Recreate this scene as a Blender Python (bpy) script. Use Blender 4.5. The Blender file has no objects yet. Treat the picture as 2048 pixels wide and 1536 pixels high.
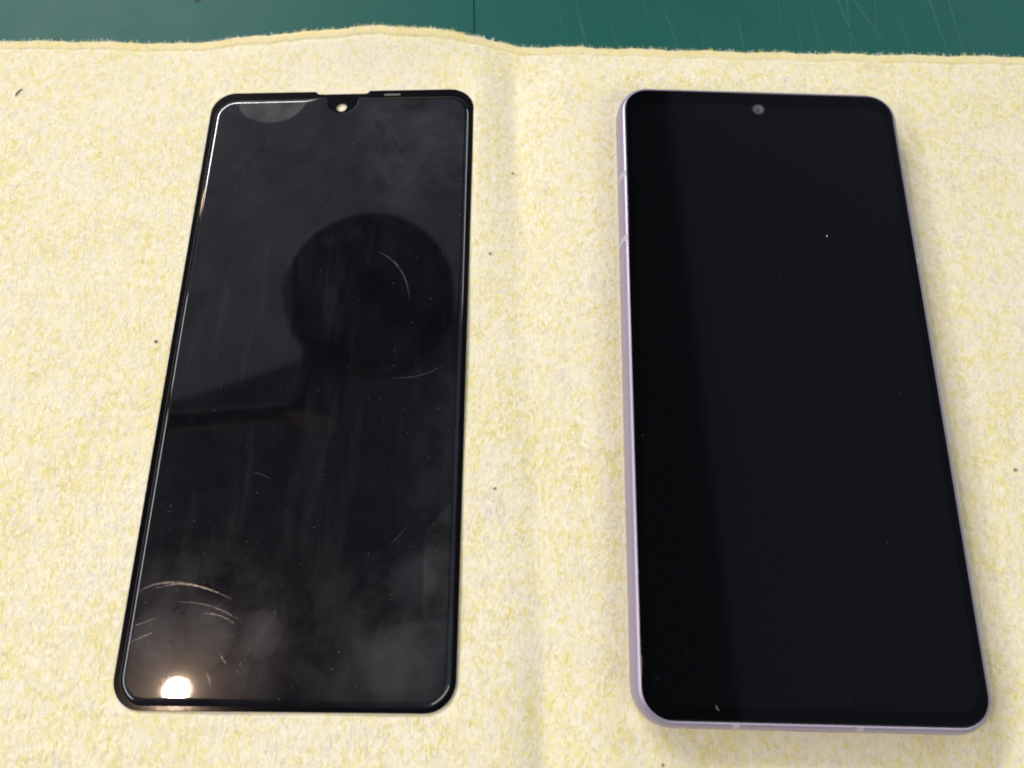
import bpy, bmesh, math, random
import numpy as np
from mathutils import Matrix, Vector

S = 0.001                       # everything below is written in millimetres
scene = bpy.context.scene
col = scene.collection
random.seed(7)
rng = np.random.default_rng(11)

# ------------------------------------------------------------------ camera
PITCH, ROLL = 0.3398, -0.0343   # angle from straight down, roll
fw = Vector((0, math.sin(PITCH), -math.cos(PITCH)))
r0 = Vector((1, 0, 0)); u0 = r0.cross(fw)
c_, s_ = math.cos(ROLL), math.sin(ROLL)
rr = r0 * c_ + u0 * s_; uu = u0 * c_ - r0 * s_
cam_d = bpy.data.cameras.new('camera')
cam_d.sensor_width = 36.0
cam_d.lens = 36.0 * 1536.42 / 2048.0
cam_d.clip_start = 0.01; cam_d.clip_end = 50
cam_d.dof.use_dof = True
cam_d.dof.focus_distance = 0.196
cam_d.dof.aperture_fstop = 15
cam = bpy.data.objects.new('camera', cam_d); col.objects.link(cam)
CAM = Vector((0, 0, 186.49)) * S
m = Matrix((( rr.x, uu.x, -fw.x, CAM.x), (rr.y, uu.y, -fw.y, CAM.y),
            (rr.z, uu.z, -fw.z, CAM.z), (0, 0, 0, 1)))
cam.matrix_world = m
scene.camera = cam

# ------------------------------------------------------------------ world and lamps (an indoor workbench)
world = bpy.data.worlds.new('World'); scene.world = world
world.use_nodes = True
bg = world.node_tree.nodes['Background']
bg.inputs[0].default_value = (0.80, 0.82, 1.0, 1); bg.inputs[1].default_value = 0.10

def area(name, loc, target, sx, sy, power, color, spin=0.0, spread=180):
    l = bpy.data.lights.new(name, 'AREA'); l.shape = 'RECTANGLE'
    l.size = sx * S; l.size_y = sy * S; l.energy = power; l.color = color
    l.spread = math.radians(spread)
    o = bpy.data.objects.new(name, l); col.objects.link(o)
    d = (Vector(target) - Vector(loc)).normalized()
    q = d.to_track_quat('-Z', 'Y').to_matrix().to_4x4()
    o.matrix_world = Matrix.Translation(Vector(loc) * S) @ q @ Matrix.Rotation(spin, 4, 'Z')
    return o
# added area lights standing in for white ceiling bounce, mirrored dimly in both screens
area('ceiling_bounce_light', (-1450, 1450, 1700), (-1450, 1450, 0), 2900, 1700, 4.8, (0.84, 0.82, 1.0), spin=math.radians(16))
area('ceiling_bounce_light', (1215, 500, 1500), (1215, 500, 0), 1400, 2200, 4.2, (0.68, 0.78, 1.0))
# fluorescent tubes
area('tube_lamp', (-1450, 2350, 1950), (0, 70, 0), 1500, 260, 75.0, (1.0, 0.985, 0.955))
area('tube_lamp', (-1500, 50, 1150), (0, 70, 0), 1900, 220, 16.5, (0.97, 0.95, 1.0))
area('tube_lamp', (1600, 1750, 1600), (0, 70, 0), 1400, 300, 11.0, (0.90, 0.94, 1.0))
area('tube_lamp', (900, -1180, 1340), (0, 70, 0), 1700, 350, 14.0, (1.0, 0.96, 0.90))
# warm bulb mirrored in the loose panel
bl = bpy.data.lights.new('warm_bulb', 'POINT'); bl.energy = 5.0; bl.color = (1.0, 0.72, 0.50)
bl.shadow_soft_size = 10.5 * S
bo = bpy.data.objects.new('warm_bulb', bl); col.objects.link(bo)
bo.location = Vector((-76.9 - 0.432 * 760, -5.2 - 0.009 * 760, 3.7 + 0.901 * 760)) * S

gl_ = bpy.data.lights.new('warm_bulb', 'POINT'); gl_.energy = 3.0; gl_.color = (1.0, 0.62, 0.38); gl_.shadow_soft_size = 26*S
go_ = bpy.data.objects.new('warm_bulb', gl_); col.objects.link(go_); go_.location = Vector((-1150, 890, 500))*S

scene.render.engine = 'CYCLES'
scene.cycles.pixel_filter_type = 'BLACKMAN_HARRIS'; scene.cycles.filter_width = 1.9
vs = scene.view_settings
vs.view_transform = 'Standard'; vs.look = 'None'; vs.gamma = 1.0; vs.exposure = 0.0
vs.use_curve_mapping = False

# ------------------------------------------------------------------ material helpers
def new_mat(name):
    mt = bpy.data.materials.new(name); mt.use_nodes = True
    nt = mt.node_tree; b = nt.nodes['Principled BSDF']
    return mt, nt, b
def simple(name, rgb, rough=0.5, metal=0.0, spec=0.5, bump=None):
    mt, nt, b = new_mat(name)
    b.inputs['Base Color'].default_value = (*rgb, 1); b.inputs['Roughness'].default_value = rough
    b.inputs['Metallic'].default_value = metal; b.inputs['Specular IOR Level'].default_value = spec
    if bump:
        t = tex(nt, bump[0]); bp = nt.nodes.new('ShaderNodeBump')
        bp.inputs['Strength'].default_value = bump[1]; bp.inputs['Distance'].default_value = bump[2]
        nt.links.new(t.outputs[0], bp.inputs['Height']); nt.links.new(bp.outputs[0], b.inputs['Normal'])
    return mt
def coords(nt, scale=(1, 1, 1), rot=(0, 0, 0), loc=(0, 0, 0)):
    tc = nt.nodes.new('ShaderNodeTexCoord'); mp = nt.nodes.new('ShaderNodeMapping')
    mp.inputs['Scale'].default_value = scale; mp.inputs['Rotation'].default_value = rot
    mp.inputs['Location'].default_value = loc
    nt.links.new(tc.outputs['Object'], mp.inputs[0]); return mp.outputs[0]
def tex(nt, scale, detail=3, rough=0.55, vec=None, stretch=(1, 1, 1), rot=(0, 0, 0), loc=(0, 0, 0), dist=0.0):
    n = nt.nodes.new('ShaderNodeTexNoise'); n.inputs['Scale'].default_value = scale
    n.inputs['Detail'].default_value = detail; n.inputs['Roughness'].default_value = rough
    n.inputs['Distortion'].default_value = dist
    nt.links.new(vec if vec else coords(nt, stretch, rot, loc), n.inputs['Vector']); return n
def ramp(nt, src, stops):
    n = nt.nodes.new('ShaderNodeValToRGB'); e = n.color_ramp.elements
    while len(e) < len(stops): e.new(0.5)
    for k, (p, c) in enumerate(stops):
        e[k].position = p; e[k].color = (c, c, c, 1) if isinstance(c, (int, float)) else (*c, 1)
    nt.links.new(src, n.inputs[0]); return n.outputs[0]
def mixc(nt, f, a, b, mode='MIX'):
    n = nt.nodes.new('ShaderNodeMix'); n.data_type = 'RGBA'; n.blend_type = mode
    for k, v in ((0, f), (6, a), (7, b)):
        if hasattr(v, 'node'): nt.links.new(v, n.inputs[k])
        elif k == 0: n.inputs[0].default_value = v
        else: n.inputs[k].default_value = (*v, 1)
    return n.outputs[2]
def mth(nt, op, a, b=0.0):
    n = nt.nodes.new('ShaderNodeMath'); n.operation = op
    for k, v in enumerate((a, b)):
        if hasattr(v, 'node'): nt.links.new(v, n.inputs[k])
        else: n.inputs[k].default_value = v
    return n.outputs[0]

# ------------------------------------------------------------------ mesh helpers
def mesh_obj(name, verts, faces, mat, parent=None, smooth=True, angle=None):
    me = bpy.data.meshes.new(name)
    me.from_pydata([(v[0] * S, v[1] * S, v[2] * S) for v in verts], [], faces)
    bm = bmesh.new(); bm.from_mesh(me); bmesh.ops.recalc_face_normals(bm, faces=bm.faces)
    bm.to_mesh(me); bm.free()
    me.materials.append(mat)
    if smooth:
        me.polygons.foreach_set('use_smooth', [True] * len(me.polygons))
        me.set_sharp_from_angle(angle=math.radians(angle if angle else 40))
    o = bpy.data.objects.new(name, me); col.objects.link(o)
    if parent: o.parent = parent
    return o
def tag(o, label, cat, group=None):
    o['label'] = label; o['category'] = cat
    if group: o['group'] = group
    return o
def empty(name, mat4):
    o = bpy.data.objects.new(name, None); o.empty_display_size = 0.01; col.objects.link(o)
    o.matrix_world = mat4; return o
def rrect(w, h, r, n=10):
    """rounded rectangle, counter-clockwise from the bottom right corner"""
    pts = []
    for cx, cy, a0 in ((w/2-r, -h/2+r, -90), (w/2-r, h/2-r, 0), (-w/2+r, h/2-r, 90), (-w/2+r, -h/2+r, 180)):
        for k in range(n + 1):
            a = math.radians(a0 + 90.0 * k / n); pts.append((cx + r*math.cos(a), cy + r*math.sin(a)))
    return pts
def inset(pts, d):
    """offset a closed ccw outline inwards by d along averaged normals"""
    n = len(pts); out = []
    for i in range(n):
        p0, p1, p2 = Vector(pts[i-1]), Vector(pts[i]), Vector(pts[(i+1) % n])
        e1 = (p1-p0); e2 = (p2-p1)
        if e1.length < 1e-9: e1 = e2
        if e2.length < 1e-9: e2 = e1
        e1.normalize(); e2.normalize()
        n1 = Vector((-e1.y, e1.x)); n2 = Vector((-e2.y, e2.x)); nn = n1 + n2
        k = max(nn.length_squared / 2, 0.35); nn = nn / k
        out.append((p1.x + nn.x*d, p1.y + nn.y*d))
    return out
def loft(name, rings, mat, parent, cap_bottom=True, cap_top=True, hole=None, angle=40):
    """rings: list of (outline, z) bottom to top; hole: (outline, z0, z1) cut through both caps"""
    n = len(rings[0][0]); V = []; F = []
    for pts, z in rings: V += [(x, y, z) for x, y in pts]
    for k in range(len(rings) - 1):
        for i in range(n):
            j = (i + 1) % n; F.append((k*n+i, k*n+j, (k+1)*n+j, (k+1)*n+i))
    me_caps = []
    if hole is None:
        if cap_bottom: F.append(tuple(reversed(range(n))))
        if cap_top: F.append(tuple(range((len(rings)-1)*n, len(rings)*n)))
        return mesh_obj(name, V, F, mat, parent, angle=angle)
    hp, z0, z1 = hole; hn = len(hp); b0 = len(V)
    V += [(x, y, z0) for x, y in hp] + [(x, y, z1) for x, y in hp]
    for i in range(hn):
        j = (i + 1) % hn; F.append((b0+j, b0+i, b0+hn+i, b0+hn+j))
    me = bpy.data.meshes.new(name); bm = bmesh.new()
    bv = [bm.verts.new((x*S, y*S, z*S)) for x, y, z in V]
    for f in F: bm.faces.new([bv[i] for i in f])
    # each cap is two halves that meet above and below the hole
    o0 = rings[0][0]
    it = max((i for i in range(n) if abs(o0[i][0]-(sum(p[0] for p in hp)/hn)) < 3), key=lambda i: o0[i][1]-abs(o0[i][0]))
    ib = min((i for i in range(n) if abs(o0[i][0]-(sum(p[0] for p in hp)/hn)) < 3), key=lambda i: o0[i][1]+abs(o0[i][0]))
    ht, hb = hn//4, 3*hn//4
    run = lambda a, c, m_: [(a+k) % m_ for k in range(((c-a) % m_)+1)]
    left = [('o', i) for i in run(it, ib, n)] + [('h', i) for i in reversed(run(ht, hb, hn))]
    right = [('o', i) for i in run(ib, it, n)] + [('h', i) for i in reversed(run(hb, ht, hn))]
    for ob, hbb in ((0, b0), ((len(rings)-1)*n, b0+hn)):
        for half in (left, right): bm.faces.new([bv[(ob if k == 'o' else hbb)+i] for k, i in half])
    bmesh.ops.recalc_face_normals(bm, faces=bm.faces)
    bm.to_mesh(me); bm.free(); me.materials.append(mat)
    me.polygons.foreach_set('use_smooth', [True]*len(me.polygons)); me.set_sharp_from_angle(angle=math.radians(angle))
    o = bpy.data.objects.new(name, me); col.objects.link(o); o.parent = parent
    return o
def circle(cx, cy, r, n=32): return [(cx + r*math.cos(2*math.pi*k/n), cy + r*math.sin(2*math.pi*k/n)) for k in range(n)]
def box(name, x0, x1, y0, y1, z0, z1, mat, parent=None, bev=0.0):
    me = bpy.data.meshes.new(name); bm = bmesh.new()
    bmesh.ops.create_cube(bm, size=1.0)
    for v in bm.verts:
        v.co = Vector(((x0+x1)/2 + v.co.x*(x1-x0), (y0+y1)/2 + v.co.y*(y1-y0), (z0+z1)/2 + v.co.z*(z1-z0))) * S
    if bev: bmesh.ops.bevel(bm, geom=bm.edges[:], offset=bev*S, segments=2, affect='EDGES')
    bm.to_mesh(me); bm.free(); me.materials.append(mat)
    o = bpy.data.objects.new(name, me); col.objects.link(o)
    if parent: o.parent = parent
    return o
def ribbon(name, pts, w, z, mat, parent, taper=True, zfun=None):
    V = []; F = []; n = len(pts)
    for i, p in enumerate(pts):
        a = Vector(pts[max(i-1, 0)]); b = Vector(pts[min(i+1, n-1)]); d = (b-a).normalized(); nn = Vector((-d.y, d.x))
        ww = w * (math.sin(math.pi*(i+0.25)/(n-0.5)) if taper else 1) / 2
        for s in (-1, 1):
            x, y = p[0]+nn.x*ww*s, p[1]+nn.y*ww*s
            V.append((x, y, z))
    for i in range(n-1): F.append((2*i, 2*i+1, 2*i+3, 2*i+2))
    return mesh_obj(name, V, F, mat, parent)

# ------------------------------------------------------------------ table and cutting mats
M_table = simple('table_dark', (0.03, 0.03, 0.032), 0.6)
tb = box('table_top', -700, 700, -400, 750, -43, -3.0, M_table); tb['kind'] = 'structure'

mt, nt, b = new_mat('mat_green')
n1 = tex(nt, 9, 4, 0.6); n2 = tex(nt, 1500, 3, 0.7); n3 = tex(nt, 60, 5, 0.65)
cA = mixc(nt, ramp(nt, n1.outputs[0], [(0.35, 0.0), (0.65, 1.0)]), (0.008, 0.082, 0.066), (0.010, 0.092, 0.076))
cB = mixc(nt, ramp(nt, n2.outputs[0], [(0.35, 0.0), (0.7, 0.55)]), cA, (0.014, 0.108, 0.092))
cB = mixc(nt, ramp(nt, n3.outputs[0], [(0.55, 0.0), (0.8, 0.22)]), cB, (0.018, 0.108, 0.094))
b.inputs['Specular IOR Level'].default_value = 0.12
nt.links.new(cB, b.inputs['Base Color'])
nt.links.new(ramp(nt, n3.outputs[0], [(0.3, 0.46), (0.7, 0.52)]), b.inputs['Roughness'])
bp = nt.nodes.new('ShaderNodeBump'); bp.inputs['Strength'].default_value = 0.35; bp.inputs['Distance'].default_value = 0.0001
nt.links.new(n2.outputs[0], bp.inputs['Height']); nt.links.new(bp.outputs[0], b.inputs['Normal'])
M_mat = mt
M_cut = simple('cut_burr', (0.021, 0.122, 0.104), 0.7)
M_cut2 = simple('cut_burr_faint', (0.019, 0.11, 0.092), 0.7)
M_spot = simple('mat_spot', (0.015, 0.03, 0.03), 0.8)

matL = empty('cutting_mat', Matrix.Identity(4))
tag(matL, 'smooth teal green cutting mat without cut marks, under the raised cloth edge', 'cutting mat')
box('mat_sheet', -480, -7.95, -260, 520, -3.0, 0.0, M_mat, matL, bev=0.06)
matR = empty('cutting_mat', Matrix.Identity(4))
tag(matR, 'green cutting mat scored with thin pale knife cuts', 'cutting mat')
box('mat_sheet', -7.68, 480, -260, 520, -3.0, 0.0, M_mat, matR, bev=0.06)
def unproj(px, py, z=0.0):
    d = fw + rr*((px-1024)/1536.42) - uu*((py-768)/1536.42)
    t = (z*S - CAM.z) / d.z; P = CAM + d*t; return (P.x/S, P.y/S)
cuts = [((1150, 0), (1180, 112), .30, 0), ((1223, 46), (1245, 112), .22, 1), ((1322, 5), (1362, 112), .26, 0),
        ((1404, 50), (1414, 112), .2, 1), ((1470, 25), (1492, 112), .24, 0), ((1555, -30), (1562, 60), .2, 1),
        ((1668, -30), (1722, 112), .32, 0), ((1690, -30), (1705, 114), .28, 0), ((1698, -20), (1790, 112), .30, 0),
        ((1850, -30), (1900, 120), .36, 0), ((1892, -30), (1934, 120), .3, 0), ((1620, 0), (1650, 112), .2, 1),
        ((1965, -20), (2030, 125), .2, 1), ((1280, -20), (1300, 60), .2, 1), ((1800, 30), (1828, 114), .2, 1),
        ((1120, 20), (1128, 60), .18, 1), ((1590, 20), (1604, 112), .18, 1), ((1745, -10), (1752, 100), .18, 1)]
for a, c, w, k in cuts:
    A = Vector(unproj(*a)); B = Vector(unproj(*c)); D = (B-A); nrm = Vector((-D.y, D.x)).normalized()
    bow = random.uniform(-.6, .6); e = 0.35 if a[1] < 0 else 0.0
    pts = [tuple(A - D*e + D*(1+e)*t + nrm*bow*math.sin(math.pi*t)) for t in np.linspace(0, 1, 9)]
    ribbon('cut_mark', pts, w, 0.02, M_cut2 if k else M_cut, matR)
for px, py, r in ((395, 1, 0.9), (1488, 58, 0.45)):
    x, y = unproj(px, py)
    par = matL if px < 900 else matR
    V = [(x + r*1.3*math.cos(a)*random.uniform(.7, 1.1), y + r*math.sin(a)*random.uniform(.7, 1.1), 0.02) for a in np.linspace(0, 2*math.pi, 12)[:-1]]
    mesh_obj('stain', V, [tuple(range(len(V)))], M_spot, par)

# ------------------------------------------------------------------ poses of the two flat things
def pose(x, y, a, tx, ty, z):
    c, s = math.cos(a), math.sin(a)
    X = Vector((c, s, tx)).normalized(); Yv = Vector((-s, c, ty)); Z = X.cross(Yv).normalized(); Y = Z.cross(X)
    return Matrix(((X.x, Y.x, Z.x, x*S), (X.y, Y.y, Z.y, y*S), (X.z, Y.z, Z.z, z*S), (0, 0, 0, 1)))
PA = dict(x=-50.044, y=74.064, a=-0.0397, tx=0.0251, ty=-0.0076, w=77.27, h=168.47)
PH = dict(x=66.113, y=64.792, a=-0.0561, tx=-0.0260, ty=0.0075, w=77.2, h=164.4)
BASE = 2.6
def plane(P, x, y):
    c, s = math.cos(P['a']), math.sin(P['a']); dx, dy = x-P['x'], y-P['y']
    return BASE + P['tx']*(c*dx+s*dy) + P['ty']*(-s*dx+c*dy)
def inside(P, x, y, mrg):
    c, s = math.cos(P['a']), math.sin(P['a']); dx, dy = x-P['x'], y-P['y']
    return (np.abs(c*dx+s*dy) < P['w']/2 + mrg) & (np.abs(-s*dx+c*dy) < P['h']/2 + mrg)

# ------------------------------------------------------------------ the yellow cloth
EX = np.array([-400, -153.4, -122.4, -99.3, -86.7, -75.8, -60.3, -45, -37.4, -25.4, -15, -6, -0.1, 5.9, 15, 45, 75, 119.5, 155.9, 400])
EY = np.array([198.4, 183.1, 181.4, 179.6, 179.3, 179.8, 179.7, 179.7, 179.9, 178.9, 177.9, 176.6, 175, 173.8, 173.3, 171.1, 168.9, 166, 163.7, 148.5])
EZ = np.array([1.2, 1.2, 1.2, 1.2, 2.0, 3.0, 4.0, 5.2, 5.5, 5.2, 4.4, 3.0, 1.8, 0.95, 1.5, 1.4, 1.2, 1.2, 1.2, 1.2])
xs_ = np.arange(-400, 401, 1.0)
def smooth_tab(vals, k):
    v = np.interp(xs_, EX, vals); ker = np.exp(-0.5*(np.arange(-15, 16)/k)**2); ker /= ker.sum()
    return np.convolve(np.pad(v, 15, mode='edge'), ker, 'valid')
TY = smooth_tab(EY, 3.0); TZ = smooth_tab(EZ, 2.4)
def edge_y(x): return np.interp(x, xs_, TY) + 0.22*np.sin(x*0.31+1) + 0.12*np.sin(x*0.83) + 0.10*np.sin(x*2.1)
def edge_z(x): return np.interp(x, xs_, TZ)
def sst(t): t = np.clip(t, 0, 1); return t*t*(3-2*t)
def cloth_h(x, y):
    x = np.asarray(x, float); y = np.asarray(y, float)
    xs = x + (y-70)*0.006                       # the crease runs slightly askew
    f = sst((xs + 9) / 36.0)
    h = plane(PA, x, y)*(1-f) + plane(PH, x, y)*f
    # crease between the two: steep on its left, gentle on its right
    dep = 1.5 + 2.4*sst((y-75)/75) + 1.9*sst((25-y)/40)
    cx = 4.6 + 0.5*np.sin(y*0.045)
    t = xs - cx
    v = np.where(t < 0, np.exp(-(np.abs(t)/5.0)**1.7), np.exp(-(np.abs(t)/10.0)**1.05))
    h = h - dep*v*0.75
    h = h + 0.7*np.exp(-((xs+6.5)/4.0)**2)*sst((y-85)/60)
    h = h + 0.07*np.sin(xs*2.3+0.6*np.sin(y*.12))*np.exp(-((xs+2.5)/5.5)**2)*sst((y-100)/45)
    # loose undulation away from the things
    h = h + 0.16*np.sin(x*0.071+y*0.033)*np.sin(y*0.052+0.7) + 0.10*np.sin(x*0.17-y*0.11+2)
    h = np.maximum(h, 0.82 + 0.05*np.sin(x*0.05)*np.sin(y*0.06))
    # pressed down under the two flat things
    for P in (PA, PH):
        ins = inside(P, x, y, -0.6); h = np.where(ins, np.minimum(h, plane(P, x, y)-0.06), h)
    d = edge_y(x) - y
    tt = sst(1 - d/19.0)
    h = h*(1-tt) + edge_z(x)*tt
    # pressed line along the hem, rolled edge
    h = h - 0.36*np.exp(-((d-3.3)/0.38)**2) + 0.10*np.exp(-((d-1.6)/0.9)**2)
    h = h - np.where(d < 0.7, 0.7-np.sqrt(np.maximum(0.49-(0.7-np.clip(d, 0, .7))**2, 0)), 0)*0.9
    return h

mt, nt, b = new_mat('cloth_yellow')
flk = tex(nt, 620, 2.5, 0.6, stretch=(1.25, 0.75, 1), dist=0.8)
flk2 = tex(nt, 1500, 2, 0.6, stretch=(1.5, 0.6, 1), loc=(3, 1, 0))
big = tex(nt, 28, 3, 0.5)
gry = tex(nt, 480, 2, 0.5, loc=(7, 2, 0), dist=0.6)
cW = (0.80, 0.768, 0.59); cY = (0.75, 0.675, 0.245); cG = (0.65, 0.625, 0.56)
yf = ramp(nt, mth(nt, 'ADD', flk.outputs[0], mth(nt, 'MULTIPLY', mth(nt, 'SUBTRACT', big.outputs[0], 0.5), 0.35)), [(0.46, 0.0), (0.66, 0.85)])
c0 = mixc(nt, yf, cW, cY)
c0 = mixc(nt, ramp(nt, gry.outputs[0], [(0.60, 0.0), (0.74, 0.7)]), c0, cG)
c0 = mixc(nt, ramp(nt, flk2.outputs[0], [(0.45, 0.0), (0.75, 0.5)]), c0, (0.85, 0.815, 0.73))
at = nt.nodes.new('ShaderNodeAttribute'); at.attribute_name = 'hem'
c0 = mixc(nt, mth(nt, 'MULTIPLY', at.outputs['Fac'], 0.55), c0, (0.76, 0.64, 0.22))
nt.links.new(c0, b.inputs['Base Color'])
b.inputs['Roughness'].default_value = 0.95; b.inputs['Specular IOR Level'].default_value = 0.15
b.inputs['Sheen Weight'].default_value = 0.25; b.inputs['Sheen Roughness'].default_value = 0.5
bp = nt.nodes.new('ShaderNodeBump'); bp.inputs['Strength'].default_value = 0.45; bp.inputs['Distance'].default_value = 0.0004
nt.links.new(mth(nt, 'ADD', flk2.outputs[0], mth(nt, 'MULTIPLY', gry.outputs[0], -0.8)), bp.inputs['Height'])
nt.links.new(bp.outputs[0], b.inputs['Normal'])
M_cloth = mt

cloth_root = empty('cleaning_cloth', Matrix.Identity(4))
tag(cloth_root, 'fuzzy pale yellow cleaning cloth with a crease, spread over the green mats', 'cloth')
gx = np.arange(-205, 216, 1.0)
dd = np.concatenate([np.array([0, .05, .15, .3, .5, .7]), np.arange(1.0, 6.0, .25), np.arange(6, 30, 1.0), np.arange(30, 330, 1.0)])
GX, GD = np.meshgrid(gx, dd, indexing='ij')
GY = edge_y(GX) - GD
keep = GD
GZ = cloth_h(GX, GY)
nx, ny = GX.shape
V = np.stack([GX, GY, GZ], -1).reshape(-1, 3)
ii = np.arange(nx-1)[:, None]*ny + np.arange(ny-1)[None, :]
F = np.stack([ii, ii+ny, ii+ny+1, ii+1], -1).reshape(-1, 4)[:, ::-1]
# skirt round the border (the thickness of the felt)
bi = np.concatenate([np.arange(nx)*ny, (nx-1)*ny+np.arange(1, ny), (np.arange(nx-1)[::-1])*ny+ny-1, np.arange(1, ny-1)[::-1]])
Vb = V[bi].copy(); Vb[:, 2] -= 0.75
cx_, cy_ = 0, 30
k0 = len(V); nb = len(bi)
sk = np.stack([bi, np.roll(bi, -1), k0+(np.arange(nb)+1) % nb, k0+np.arange(nb)], -1)
V2 = np.concatenate([V, Vb]); F2 = np.concatenate([F, sk])
me = bpy.data.meshes.new('cloth_sheet')
me.from_pydata((V2*S).tolist(), [], F2.tolist())
me.materials.append(M_cloth)
me.polygons.foreach_set('use_smooth', [True]*len(me.polygons))
hem = np.concatenate([np.exp(-(np.maximum(GD.ravel()-2.4, 0)/0.5)**2), np.ones(nb)*0.6]).astype(np.float32)
a_ = me.attributes.new('hem', 'FLOAT', 'POINT'); a_.data.foreach_set('value', hem)
bm = bmesh.new(); bm.from_mesh(me); bmesh.ops.recalc_face_normals(bm, faces=bm.faces); bm.to_mesh(me); bm.free()
if me.polygons[1000].normal.z < 0: me.flip_normals()
o = bpy.data.objects.new('cloth_sheet', me); col.objects.link(o); o.parent = cloth_root

# nap: short loose fibres lying on the cloth
def fibres(name, x, y, z, L, Wd, head, tilt, colr, parent):
    n = len(x)
    dx, dy = np.cos(head), np.sin(head)
    curl = rng.normal(0, .5, n)
    P = np.zeros((n, 6, 3), np.float32)
    for k, t in enumerate((0, .5, 1.0)):
        hx = x + dx*L*t; hy = y + dy*L*t
        off = curl*L*0.25*math.sin(math.pi*t)
        hx = hx - dy*off; hy = hy + dx*off
        hz = z + L*np.sin(tilt)*(t - 0.35*t*t)
        w = Wd*(1.0, .9, .45)[k]/2
        P[:, 2*k] = np.stack([hx - dy*w, hy + dx*w, hz], -1); P[:, 2*k+1] = np.stack([hx + dy*w, hy - dx*w, hz], -1)
    V = P.reshape(-1, 3)*S
    base = (np.arange(n)*6)[:, None]
    q = np.concatenate([base + np.array([[0, 1, 3, 2]]), base + np.array([[2, 3, 5, 4]])], 1).reshape(-1).astype(np.int32)
    me = bpy.data.meshes.new(name)
    me.vertices.add(len(V)); me.vertices.foreach_set('co', V.ravel())
    nf = 2*n
    me.loops.add(nf*4); me.loops.foreach_set('vertex_index', q)
    me.polygons.add(nf); me.polygons.foreach_set('loop_start', np.arange(nf, dtype=np.int32)*4)
    me.update(calc_edges=True)
    ca = me.attributes.new('fibre_colour', 'FLOAT_COLOR', 'POINT')
    cc = np.ones((n, 6, 4), np.float32); cc[:, :, :3] = colr[:, None, :]
    ca.data.foreach_set('color', cc.ravel())
    me.materials.append(M_fib)
    o = bpy.data.objects.new(name, me); col.objects.link(o); o.parent = parent; o['kind'] = 'stuff'
    return o
mt, nt, b = new_mat('nap_fibre')
at = nt.nodes.new('ShaderNodeAttribute'); at.attribute_name = 'fibre_colour'
nt.links.new(at.outputs['Color'], b.inputs['Base Color']); b.inputs['Roughness'].default_value = 0.7
b.inputs['Specular IOR Level'].default_value = 0.3
M_fib = mt
pal = np.array([(0.835, 0.805, 0.655), (0.815, 0.782, 0.54), (0.775, 0.712, 0.28), (0.765, 0.66, 0.20), (0.69, 0.66, 0.62)], np.float32)
def vnoise(x, y, cell, seed):
    g = np.random.default_rng(seed).random((512, 512)); u, v = x/cell+200.3, y/cell+180.7
    i, j = np.floor(u).astype(int), np.floor(v).astype(int); a, b_ = sst(u-i), sst(v-j)
    G = lambda p, q: g[p % 512, q % 512]
    return (G(i, j)*(1-a)+G(i+1, j)*a)*(1-b_) + (G(i, j+1)*(1-a)+G(i+1, j+1)*a)*b_
def fib_cols(x, y):
    n = len(x)
    yl = 0.55*vnoise(x*1.2, y*0.8, 1.7, 3) + 0.25*vnoise(x, y, 6.0, 4) + 0.2*vnoise(x, y, 0.8, 5) + rng.normal(0, .07, n)
    gr = 0.7*vnoise(x*1.1, y*0.9, 1.5, 8) + 0.3*vnoise(x, y, 5.0, 9) + rng.normal(0, .06, n)
    k = np.where(yl > .565, 2, np.where(yl > .46, 1, 0)); k = np.where((yl > .68) & (rng.random(n) < .4), 3, k); k = np.where(gr > .74, 4, k)
    return pal[k]*rng.uniform(.94, 1.06, (n, 1)).astype(np.float32)
N = 330000
fx = rng.uniform(-175, 175, N); fd = rng.uniform(0.3, 235, N); fy = edge_y(fx) - fd
ok = ~(inside(PA, fx, fy, 0.3) | inside(PH, fx, fy, 0.1)); fx, fy = fx[ok], fy[ok]; n = len(fx)
Lf = rng.uniform(.5, 1.7, n)
hd = np.where(rng.random(n) < .5, rng.normal(math.pi/2, .5, n), rng.uniform(0, 2*math.pi, n))
ex, ey = fx + np.cos(hd)*Lf, fy + np.sin(hd)*Lf
ok = ~(inside(PA, ex, ey, 0.2) | inside(PH, ex, ey, 0.1)); fx, fy, Lf, hd = fx[ok], fy[ok], Lf[ok], hd[ok]; n = len(fx)
fibres('nap_fibres', fx, fy, cloth_h(fx, fy)+0.02, Lf, rng.uniform(.05, .11, n), hd, rng.uniform(.01, .15, n), fib_cols(fx, fy), cloth_root)
n = 480
fx = np.where(rng.random(n) < .7, rng.normal(-22, 18, n), rng.uniform(-170, 170, n)); fd = rng.uniform(0.0, 0.5, n); fy = edge_y(fx)-fd
fibres('edge_fibres', fx, fy, cloth_h(fx, fy+0)-.05, rng.uniform(.3, .95, n), rng.uniform(.04, .08, n), rng.normal(math.pi/2, .7, n), rng.uniform(-.3, .6, n), fib_cols(fx, fy), cloth_root)

# ------------------------------------------------------------------ loose screen panel
panel = empty('screen_panel', pose(PA['x'], PA['y'], PA['a'], PA['tx'], PA['ty'], BASE))
tag(panel, 'smudged loose black screen panel with top notch and see-through camera hole', 'screen panel')
M_bezel = simple('bezel_black', (0.003, 0.003, 0.004), 0.10, spec=0.10, bump=(900, 0.05, 0.0001))

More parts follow.
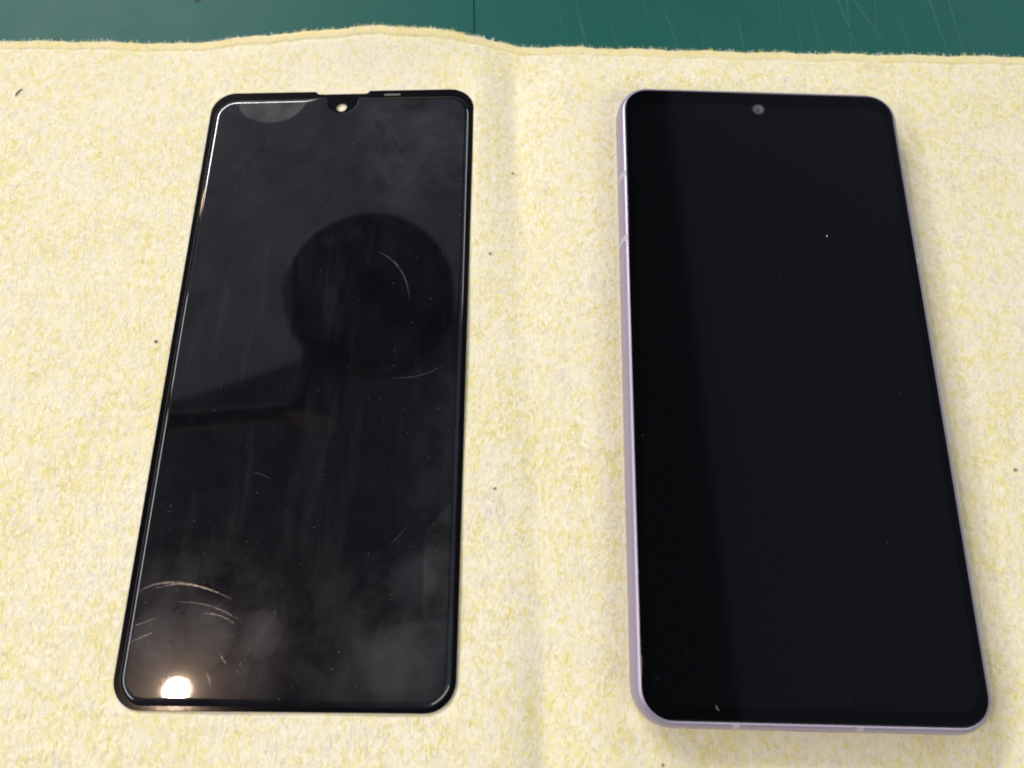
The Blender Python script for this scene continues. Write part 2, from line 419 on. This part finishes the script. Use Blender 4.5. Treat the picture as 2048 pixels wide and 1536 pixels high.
# glass with smears: clear gloss under a thin greasy film that scatters a little
mt, nt, b = new_mat('smeared_glass')
b.inputs['Base Color'].default_value = (0.003, 0.003, 0.0042, 1); b.inputs['Roughness'].default_value = 0.03
b.inputs['IOR'].default_value = 1.5
out = nt.nodes['Material Output']
film = nt.nodes.new('ShaderNodeBsdfGlossy'); film.inputs['Roughness'].default_value = 0.42
film.inputs['Color'].default_value = (0.78, 0.84, 1.0, 1)
smear = tex(nt, 75, 8, 0.68, dist=0.35)
streak = tex(nt, 260, 4, 0.6, stretch=(1.0, 0.16, 1), rot=(0, 0, 0.5))
sepc = nt.nodes.new('ShaderNodeSeparateXYZ'); tcn = nt.nodes.new('ShaderNodeTexCoord'); nt.links.new(tcn.outputs['Object'], sepc.inputs[0])
X, Y = sepc.outputs[0], sepc.outputs[1]
def blob(cx, cy, rx, ry, p=1.0):
    """1 at the centre of an ellipse, 0 outside (millimetres)"""
    a = mth(nt, 'DIVIDE', mth(nt, 'SUBTRACT', X, cx*S), rx*S); c = mth(nt, 'DIVIDE', mth(nt, 'SUBTRACT', Y, cy*S), ry*S)
    d = mth(nt, 'ADD', mth(nt, 'MULTIPLY', a, a), mth(nt, 'MULTIPLY', c, c))
    return mth(nt, 'POWER', mth(nt, 'MAXIMUM', mth(nt, 'SUBTRACT', 1.0, d), 0.0), p)
def prints(cx, cy, r, ang, sc):
    """a finger print: curved ridges inside an oval"""
    w = nt.nodes.new('ShaderNodeTexWave'); w.wave_type = 'BANDS'; w.inputs['Scale'].default_value = sc
    w.inputs['Distortion'].default_value = 9.0; w.inputs['Detail'].default_value = 1.5; w.inputs['Detail Scale'].default_value = 0.35
    nt.links.new(coords(nt, rot=(0, 0, ang)), w.inputs[0])
    return mth(nt, 'MULTIPLY', ramp(nt, w.outputs['Fac'], [(0.35, 0.0), (0.75, 1.0)]), blob(cx, cy, r, r*1.15, 0.7))
sm = ramp(nt, smear.outputs[0], [(0.38, 0.0), (0.75, 1.0)])
st = ramp(nt, streak.outputs[0], [(0.50, 0.0), (0.80, 1.0)])
hz = mth(nt, 'MULTIPLY', sm, 0.005)
parts = [(mth(nt, 'MULTIPLY', blob(24, -70, 26, 24, 0.7), sm), 0.026), (mth(nt, 'MULTIPLY', blob(-22, -70, 26, 24, 0.7), sm), 0.026),
         (mth(nt, 'MULTIPLY', blob(26, 66, 22, 26, 0.8), sm), 0.022), (mth(nt, 'MULTIPLY', blob(34, -40, 10, 40, 0.8), sm), 0.020),
         (mth(nt, 'MULTIPLY', blob(8, -20, 60, 60, 0.5), st), 0.010),
         (prints(30, -74, 12, 0.5, 1050), 0.045), (prints(20, -77, 9, 0.9, 1100), 0.036), (prints(-30, -70, 7, -0.2, 1150), 0.034),
         (prints(28, -56, 6, 2.2, 1000), 0.036), (prints(-6, -68, 5, 1.0, 700), 0.04), (prints(-19, -68, 7, 1.2, 1100), 0.034)]
for p, k in parts: hz = mth(nt, 'ADD', hz, mth(nt, 'MULTIPLY', p, k))
mx = nt.nodes.new('ShaderNodeMixShader')
nt.links.new(hz, mx.inputs[0]); nt.links.new(b.outputs[0], mx.inputs[1]); nt.links.new(film.outputs[0], mx.inputs[2])
halo = nt.nodes.new('ShaderNodeBsdfGlossy'); halo.inputs['Roughness'].default_value = 0.17; mx2 = nt.nodes.new('ShaderNodeMixShader')
halo.inputs['Color'].default_value = (1.0, 0.93, 0.95, 1)
mx2.inputs[0].default_value = 0.0032; nt.links.new(mx.outputs[0], mx2.inputs[1]); nt.links.new(halo.outputs[0], mx2.inputs[2])
nt.links.new(mx2.outputs[0], out.inputs[0])
M_glass = mt

# plate: black border with the notch at the top
base_o = rrect(PA['w'], PA['h'], 7.0, 12) + [(-0.05, -PA['h']/2)]
yt = PA['h']/2
def with_notch(pts, xl, xr, dep, slope, y_top):
    i = max(k for k in range(len(pts)) if abs(pts[k][1]-y_top) < 1e-6 and pts[k][0] > 0)
    add = [(xr+slope, y_top), (xr+slope*0.55, y_top-dep*0.12), (xr+slope*0.2, y_top-dep*0.8), (xr-0.4, y_top-dep), (-0.05, y_top-dep),
           (xl+0.4, y_top-dep), (xl-slope*0.2, y_top-dep*0.8), (xl-slope*0.55, y_top-dep*0.12), (xl-slope, y_top)]
    return pts[:i+1] + add + pts[i+1:]
plate_o = with_notch(base_o, -7.2, 7.1, 1.0, 1.3, yt)
hole = circle(-0.05, 78.5, 1.6)
loft('bezel_plate', [(inset(plate_o, .12), 0), (plate_o, .12), (plate_o, .5), (inset(plate_o, .10), .62), (inset(plate_o, .14), .62), (inset(plate_o, .18), .62)], M_bezel, panel, hole=(hole, 0, .62))
# upper glass: inset, rounded edge, with a U cut round the camera hole
gw, gh = 74.9, 164.7; gyc = -0.85
go = [(x+0.25, y+gyc) for x, y in rrect(gw, gh, 6.4, 16)]
ytop = gh/2+gyc
i = max(k for k in range(len(go)) if abs(go[k][1]-ytop) < 1e-6 and go[k][0] > 0)
cxu = 0.35; U = []
for k in range(6):
    a = math.radians(90*k/5); U.append((cxu+4.45+1.0 - 1.0*math.sin(a), ytop-1.0+1.0*math.cos(a)))
for k in range(17):
    a = math.radians(-0 - 180*k/16); U.append((cxu+4.45*math.cos(a), ytop-1.3+4.3*math.sin(a)))
for k in range(6):
    a = math.radians(90*(5-k)/5); U.append((cxu-4.45-1.0 + 1.0*math.sin(a), ytop-1.0+1.0*math.cos(a)))
pre = [(cxu+x, ytop) for x in (11, 9.5, 8, 6.8)]; post = [(cxu-x, ytop) for x in (6.8, 8, 9.5, 11)]
n0 = i+1; go = go[:n0] + pre + U + post + go[n0:]
EDG = [1.0]*n0 + [.93, .7, .42, .2] + [.12]*len(U) + [.2, .42, .7, .93] + [1.0]*(len(go)-n0-8-len(U))
def vinset(d):
    a, b_ = go, inset(go, 1.0)
    return [(p[0]+(q[0]-p[0])*d*e, p[1]+(q[1]-p[1])*d*e) for p, q, e in zip(a, b_, EDG)]
rings = [(go, .63)]
R_ = 0.42
RC = 2.7; TM = math.radians(38)
rings.append((go, .74))
for k in range(11):
    a = TM*(1-k/10); rings.append((vinset(.04 + RC*(math.sin(TM)-math.sin(a))), .78 + RC*(math.cos(a)-math.cos(TM))))
R_ = .10 + RC*(1-math.cos(TM)); D_ = .04 + RC*math.sin(TM)
rings.append((vinset(D_+.1), .68+R_)); rings.append((vinset(D_+.2), .68+R_))
me_g = loft('cover_glass', rings, M_glass, panel, angle=50)
GZT = .68 + R_
# residue, painted reflection patches and scuffs lying on the glass
def film_mat(name, fac, rough, color=(1, 1, 1), patt=None):
    mt = bpy.data.materials.new(name); mt.use_nodes = True; nt = mt.node_tree; nt.nodes.clear()
    o = nt.nodes.new('ShaderNodeOutputMaterial'); t = nt.nodes.new('ShaderNodeBsdfTransparent'); g = nt.nodes.new('ShaderNodeBsdfGlossy')
    g.inputs['Roughness'].default_value = rough; g.inputs['Color'].default_value = (*color, 1)
    m_ = nt.nodes.new('ShaderNodeMixShader'); m_.inputs[0].default_value = fac
    if patt:
        n_ = tex(nt, patt, 4, 0.65); nt.links.new(mth(nt, 'MULTIPLY', ramp(nt, n_.outputs[0], [(0.35, 0.25), (0.65, 1.0)]), fac), m_.inputs[0])
    nt.links.new(t.outputs[0], m_.inputs[1]); nt.links.new(g.outputs[0], m_.inputs[2]); nt.links.new(m_.outputs[0], o.inputs[0])
    return mt
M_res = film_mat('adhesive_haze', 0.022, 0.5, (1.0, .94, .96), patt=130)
M_refl = film_mat('reflection_haze', 0.017, 0.5, (.92, .97, 1.0), patt=150)
M_scuff = film_mat('scuff', 0.11, 0.33, (1.0, .97, 1.0), patt=1300)
M_scuff2 = film_mat('scuff_faint', 0.07, 0.35, (1, 1, 1), patt=700)
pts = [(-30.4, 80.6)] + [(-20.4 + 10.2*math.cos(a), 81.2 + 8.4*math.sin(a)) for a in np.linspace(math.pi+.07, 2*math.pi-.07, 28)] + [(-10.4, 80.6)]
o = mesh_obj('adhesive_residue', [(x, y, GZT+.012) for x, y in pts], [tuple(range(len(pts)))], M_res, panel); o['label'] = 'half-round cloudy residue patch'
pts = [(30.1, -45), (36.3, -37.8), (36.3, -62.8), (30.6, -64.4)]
o = mesh_obj('painted_reflection', [(x, y, GZT+.012) for x, y in pts], [(0, 1, 2, 3)], M_refl, panel)  # reflection of the hand-held camera phone, painted as a thin pale sheet
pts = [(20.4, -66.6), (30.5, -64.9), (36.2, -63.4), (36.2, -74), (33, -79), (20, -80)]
o = mesh_obj('painted_reflection', [(x, y, GZT+.016) for x, y in pts], [tuple(range(6))], film_mat('reflection_haze_blue', 0.010, 0.5, (.85, .92, 1.0), patt=260), panel)  # bluish lower part of that reflection, painted as a second sheet
def arc_pts(P0, P1, P2, n=25):
    P0, P1, P2 = map(np.array, (P0, P1, P2)); C = 2*P1 - 0.5*(P0+P2)
    return [tuple((1-t)**2*P0 + 2*t*(1-t)*C + t*t*P2) for t in np.linspace(0, 1, n)]
for k, (a0, a1, a2, w, m_) in enumerate([((-36.2, -59), (-27, -56.7), (-13.4, -60.4), .55, M_scuff), ((-33, -58.3), (-24, -57.1), (-14.5, -60.0), .28, M_scuff),
        ((-26, -61.0), (-18, -62.0), (-10.5, -65.4), .35, M_scuff2), ((-20, -63.6), (-16, -64.0), (-12, -66.0), .3, M_scuff),
        ((-36, -66.5), (-33.5, -65.6), (-31, -64.6), .3, M_scuff2), ((-36, -70), (-33, -68.6), (-30.5, -67.6), .3, M_scuff2),
        ((-17.5, -76.0), (-16.5, -77.5), (-15.8, -79.4), .28, M_scuff), ((-14.5, -72.5), (-13.8, -73.5), (-13.0, -74.5), .25, M_scuff),
        ((14, 30), (20.5, 24.5), (23.5, 15), .5, M_scuff2), ((19.5, -6.2), (27, -5.6), (33.5, -2.6), .4, M_scuff2),
        ((-12.5, -30.5), (-10, -31.2), (-7.5, -32.4), .22, M_scuff2), ((22, -48), (24, -46), (26.5, -43), .2, M_scuff2)]):
    ribbon('scuff_mark', arc_pts(a0, a1, a2), w, GZT+.020+.002*k, m_, panel)
# short hatching left by a cloth
V = []; F = []
for k in range(16):
    t = k/15; cx = -10.5 + 7.5*t + random.uniform(-.3, .3); cy = -76 + 13.5*t + random.uniform(-.4, .4); L = random.uniform(.6, 1.5); a = 0.9+random.uniform(-.2, .2)
    dx, dy = math.cos(a-1.9)*L/2, math.sin(a-1.9)*L/2; w = .07; b0 = len(V)
    V += [(cx-dx-w, cy-dy, GZT+.05), (cx-dx+w, cy-dy, GZT+.05), (cx+dx+w, cy+dy, GZT+.05), (cx+dx-w, cy+dy, GZT+.05)]; F.append((b0, b0+1, b0+2, b0+3))
o = mesh_obj('smear_hatching', V, F, M_scuff2, panel); o['kind'] = 'stuff'
# light grey foam strip seen through the border
box('sensor_window', 12.3, 17.0, 82.25, 82.95, .60, .628, simple('sensor_window', (0.06, 0.055, 0.05), .5), panel)
# dust grains on the panel, many and tiny
V = []; F = []
for k in range(170):
    x, y = random.uniform(-36, 37), random.uniform(-82, 74); r = random.uniform(.04, .10); b0 = len(V)
    V += [(x-r, y-r*.8, GZT), (x+r, y-r*.6, GZT), (x+r*.7, y+r, GZT), (x-r*.6, y+r*.8, GZT), (x, y, GZT+r)]
    F += [(b0, b0+1, b0+4), (b0+1, b0+2, b0+4), (b0+2, b0+3, b0+4), (b0+3, b0, b0+4)]
M_dust = simple('dust', (.35, .34, .36), .9)
o = mesh_obj('dust_grains', V, F, M_dust, panel, smooth=False); o['kind'] = 'stuff'

# ------------------------------------------------------------------ the lavender phone
phone = empty('smartphone', pose(PH['x'], PH['y'], PH['a'], PH['tx'], PH['ty'], BASE))
tag(phone, 'lavender-framed smartphone lying face up with its screen dark', 'smartphone')
mt, nt, b = new_mat('lavender_metal')
b.inputs['Base Color'].default_value = (0.35, 0.315, 0.425, 1); b.inputs['Metallic'].default_value = 0.4
b.inputs['Roughness'].default_value = 0.36
n_ = tex(nt, 6000, 2, .6); bp = nt.nodes.new('ShaderNodeBump'); bp.inputs['Strength'].default_value = .12; bp.inputs['Distance'].default_value = .00005
nt.links.new(n_.outputs[0], bp.inputs['Height']); nt.links.new(bp.outputs[0], b.inputs['Normal'])
M_lav = mt
M_ant = simple('antenna_plastic', (0.47, 0.435, 0.49), 0.65, spec=.2)
def screen_mat(name, rgb, rough, spec):
    mt, nt, b = new_mat(name)
    b.inputs['Base Color'].default_value = (*rgb, 1); b.inputs['Specular IOR Level'].default_value = spec
    n_ = tex(nt, 40, 4, .6); nt.links.new(ramp(nt, n_.outputs[0], [(.3, rough*.85), (.7, rough*1.15)]), b.inputs['Roughness'])
    return mt
M_scr = screen_mat('phone_glass', (0.0016, 0.0016, 0.002), 0.05, 0.11)
M_disp = screen_mat('phone_display', (0.0020, 0.0020, 0.0028), 0.08, 0.145)
TH = 8.1
prof = [(2.6, 0.0), (1.3, .18), (.55, .75), (.14, 1.7), (0, 2.9), (0, 4.6), (.06, 5.5), (.22, 6.4), (.46, 7.05), (.70, 7.42), (.94, 7.68), (1.24, 7.90), (1.50, 8.03), (1.61, 8.05), (1.65, 7.6)]
po = rrect(PH['w'], PH['h'], 8.3, 14)
loft('frame', [(inset(po, d), z) for d, z in prof], M_lav, phone, cap_top=False, angle=60)
gl = rrect(PH['w']-2*1.67, PH['h']-2*1.67, 6.5, 14)
loft('screen_glass', [(gl, 7.3), (gl, 7.93), (inset(gl, .10), 8.04), (inset(gl, .3), 8.09), (inset(gl, .36), 8.09), (inset(gl, .42), 8.09)], M_scr, phone, angle=50)
dp = [(x, y-0.6) for x, y in rrect(70.0, 154.0, 5.4, 12)]
loft('display', [(dp, 8.091), (dp, 8.098)], M_disp, phone)
V = []; F = []
for k in range(22):
    x, y = random.uniform(-35, 35), random.uniform(-77, 72); r = random.uniform(.025, .055); b0 = len(V)
    V += [(x-r, y-r*.8, 8.098), (x+r, y-r*.6, 8.098), (x+r*.7, y+r, 8.098), (x-r*.6, y+r*.8, 8.098), (x, y, 8.098+r)]
    F += [(b0, b0+1, b0+4), (b0+1, b0+2, b0+4), (b0+2, b0+3, b0+4), (b0+3, b0, b0+4)]
o = mesh_obj('dust_grains', V, F, M_dust, phone, smooth=False); o['kind'] = 'stuff'
# front camera in its round cut-out
cr = loft('front_camera', [(circle(-.1, 75.1, 1.85), 8.099), (circle(-.1, 75.1, 1.85), 8.103)], simple('camera_surround', (.002, .002, .003), .2), phone)
loft('camera_ring', [(circle(-.1, 75.1, 1.48), 8.103), (circle(-.1, 75.1, 1.45), 8.108)], simple('camera_ring', (.05, .05, .06), .35), cr)
loft('camera_lens', [(circle(-.05, 75.05, .42), 8.108), (circle(-.05, 75.05, .36), 8.118), (circle(-.05, 75.05, .2), 8.124)], simple('camera_lens', (.03, .03, .04), .08), cr)
for ax, ay in ((-.55, 75.3), (.45, 74.75), (.35, 75.7)):
    loft('camera_mark', [(circle(ax, ay, .16, 10), 8.108), (circle(ax, ay, .14, 10), 8.114)], simple('camera_mark', (.13, .13, .15), .3), cr)
# antenna bands wrap the frame profile
PR = prof[3:15]
def band(side, s0, s1, skew=0.0, rows=PR):
    V = []; F = []; n = len(rows)
    for k, (d, z) in enumerate(rows):
        sk = skew*k/(n-1)
        for s in (s0, s1):
            q = d - 0.02
            if side == 'L': V.append((-PH['w']/2+q, s+sk, z+.012))
            elif side == 'R': V.append((PH['w']/2-q, s+sk, z+.012))
            else: V.append((s+sk, -PH['h']/2+q, z+.012))
    for k in range(n-1): F.append((2*k, 2*k+1, 2*k+3, 2*k+2))
    mesh_obj('antenna_band', V, F, M_ant, phone)
band('L', 51.9, 53.5, 1.0); band('L', 32.6, 34.2, 1.0)
band('B', -18.1, -16.5); band('B', 8.1, 9.7)
band('R', 28.8, 30.2)
# earpiece slit with a little brown dirt
sl = box('earpiece_slit', -6.5, 6.5, 80.15, 80.40, 8.05, 8.10, simple('slit_dark', (.004, .004, .004), .8), phone)
M_rust = simple('brown_dirt', (.20, .075, .022), .9)
for x, w in ((-5.2, .3), (-1.0, .9), (.4, .6), (1.6, .4), (24.3, .9), (19, .3)):
    V = [(x + w*math.cos(a)*random.uniform(.7, 1), 80.52 + .20*math.sin(a)*random.uniform(.7, 1), 8.11) for a in np.linspace(0, 2*math.pi, 9)[:-1]]
    mesh_obj('dirt_spot', V, [tuple(range(8))], M_rust, phone)
# port slot and speaker holes on the lower side are round the corner of the frame
box('charging_port', -4.4, 4.4, -PH['h']/2-.02, -PH['h']/2+.4, 2.9, 5.2, simple('port_dark', (.01, .01, .01), .6), phone, bev=.0)

# ------------------------------------------------------------------ lint and dust
M_lint = simple('dark_lint', (.20, .17, .155), .9)
M_white = simple('white_lint', (.8, .8, .8), .8)
def lint(name, x, y, ang, L, w, mat, label, z=None, cat='lint'):
    z = float(cloth_h(np.array([x]), np.array([y]))[0]) + .05 if z is None else z
    V = []; F = []; n = 7; sides = 5
    for k in range(n):
        t = k/(n-1); cx = x + math.cos(ang)*L*(t-.5) - math.sin(ang)*.12*L*math.sin(3*t); cy = y + math.sin(ang)*L*(t-.5) + math.cos(ang)*.12*L*math.sin(3*t)
        r = w/2*(.55 + .45*math.sin(math.pi*t))
        for j in range(sides):
            a = 2*math.pi*j/sides
            V.append((cx - math.sin(ang)*r*math.cos(a), cy + math.cos(ang)*r*math.cos(a), z + r + r*math.sin(a)))
    for k in range(n-1):
        for j in range(sides):
            F.append((k*sides+j, k*sides+(j+1) % sides, (k+1)*sides+(j+1) % sides, (k+1)*sides+j))
    F += [tuple(range(sides)), tuple(range((n-1)*sides, n*sides))]
    # origin at the lint itself
    V = [(a-x, b_-y, c-z) for a, b_, c in V]
    o = mesh_obj(name, V, F, mat); o.location = (x*S, y*S, z*S); return tag(o, label, cat)
lint('lint_fibre', -144.1, 163.1, .95, 3.0, .42, M_lint, 'dark stick-like lint fibre on the yellow cloth near its outer hem')
lint('lint_speck', -92.8, 80.5, .8, .9, .6, M_lint, 'dark lint speck on the cloth close beside the loose screen panel')
lint('lint_speck', 2.2, 128.4, 1.0, .55, .5, M_lint, 'tiny dark speck in the cloth crease level with the phone top')
lint('lint_speck', -4.7, 102.0, 1.3, .6, .5, M_lint, 'tiny dark speck between panel and phone level with upper antenna bands')
lint('lint_speck', -5.0, 37.9, 0.4, .7, .45, M_lint, 'brown speck on the cloth between the lower halves of panel and phone')
lint('lint_speck', 122.3, 38.8, 0.2, 1.0, .5, M_lint, 'grey lint speck on the cloth outward of the phone long side')
lint('lint_speck', 29.7, -23.3, 1.2, .8, .35, M_lint, 'dark lint speck on the cloth below the phone bottom corner')
def on_phone(lx, ly, lz=8.11):
    v = phone.matrix_world @ (Vector((lx, ly, lz))*S); return v/S
q = on_phone(14.56, 35.97); lint('dust_speck', q.x, q.y, 1.3, .5, .2, M_white, 'white dust speck on the upper part of the phone screen', z=q.z, cat='dust')
q = on_phone(-21.06, -77.76); lint('dust_fibre', q.x, q.y, 2.0, 1.1, .055, M_white, 'thin white fibre on the phone screen near its bottom edge', z=q.z, cat='dust')

# ------------------------------------------------------------------ magnifier lamp over the bench (switched off), mirrored in the panel
M_blk = simple('lamp_black', (.006, .006, .008), .6, spec=.2)
M_lens = simple('lamp_lens', (.13, .14, .24), .25, spec=.3)
HC = Vector((-144.0, 312.0, 425.0))
lamp = empty('magnifier_lamp', Matrix.Translation(Vector((-400, 200, 0))*S))
tag(lamp, 'black round magnifier lamp on a jointed arm, mirrored faintly in the loose panel', 'lamp')
def put(o, Mx): o.matrix_world = Mx; o.parent = lamp; o.matrix_parent_inverse = Matrix.Identity(4); o.matrix_local = lamp.matrix_world.inverted() @ Mx
hm = Matrix.Translation(HC*S) @ Matrix.Rotation(math.radians(-10), 4, 'X') @ Matrix.Rotation(math.radians(-6), 4, 'Y')
h = loft('lamp_head', [(circle(0, 0, 62, 64), -9), (circle(0, 0, 71, 64), -11), (circle(0, 0, 75, 64), -6), (circle(0, 0, 75, 64), 12), (circle(0, 0, 60, 64), 20)], M_blk, None, angle=40)
put(h, hm)
l_ = loft('magnifier_lens', [(circle(0, 0, 61, 64), -9.6), (circle(0, 0, 58, 64), -12.5), (circle(0, 0, 30, 64), -15)], M_lens, None); put(l_, hm)
def tube(name, A, B, r):
    A, B = Vector(A), Vector(B); d = B-A; q = d.to_track_quat('Z', 'Y').to_matrix().to_4x4()
    o = loft(name, [(circle(0, 0, r, 16), 0), (circle(0, 0, r, 16), d.length)], M_blk, None); put(o, Matrix.Translation(A*S) @ q)
tube('base', (-400, 200, 0.0), (-400, 200, 16), 62)
tube('arm', (-400, 200, 14), (-400, 200, 428), 9)
tube('arm', (-400, 200, 425), (-190, 206, 425), 8)
tube('bracket', (-190, 196, 425), (-180, 260, 432), 22)
tube('joint', (-400, 180, 425), (-400, 220, 425), 15)
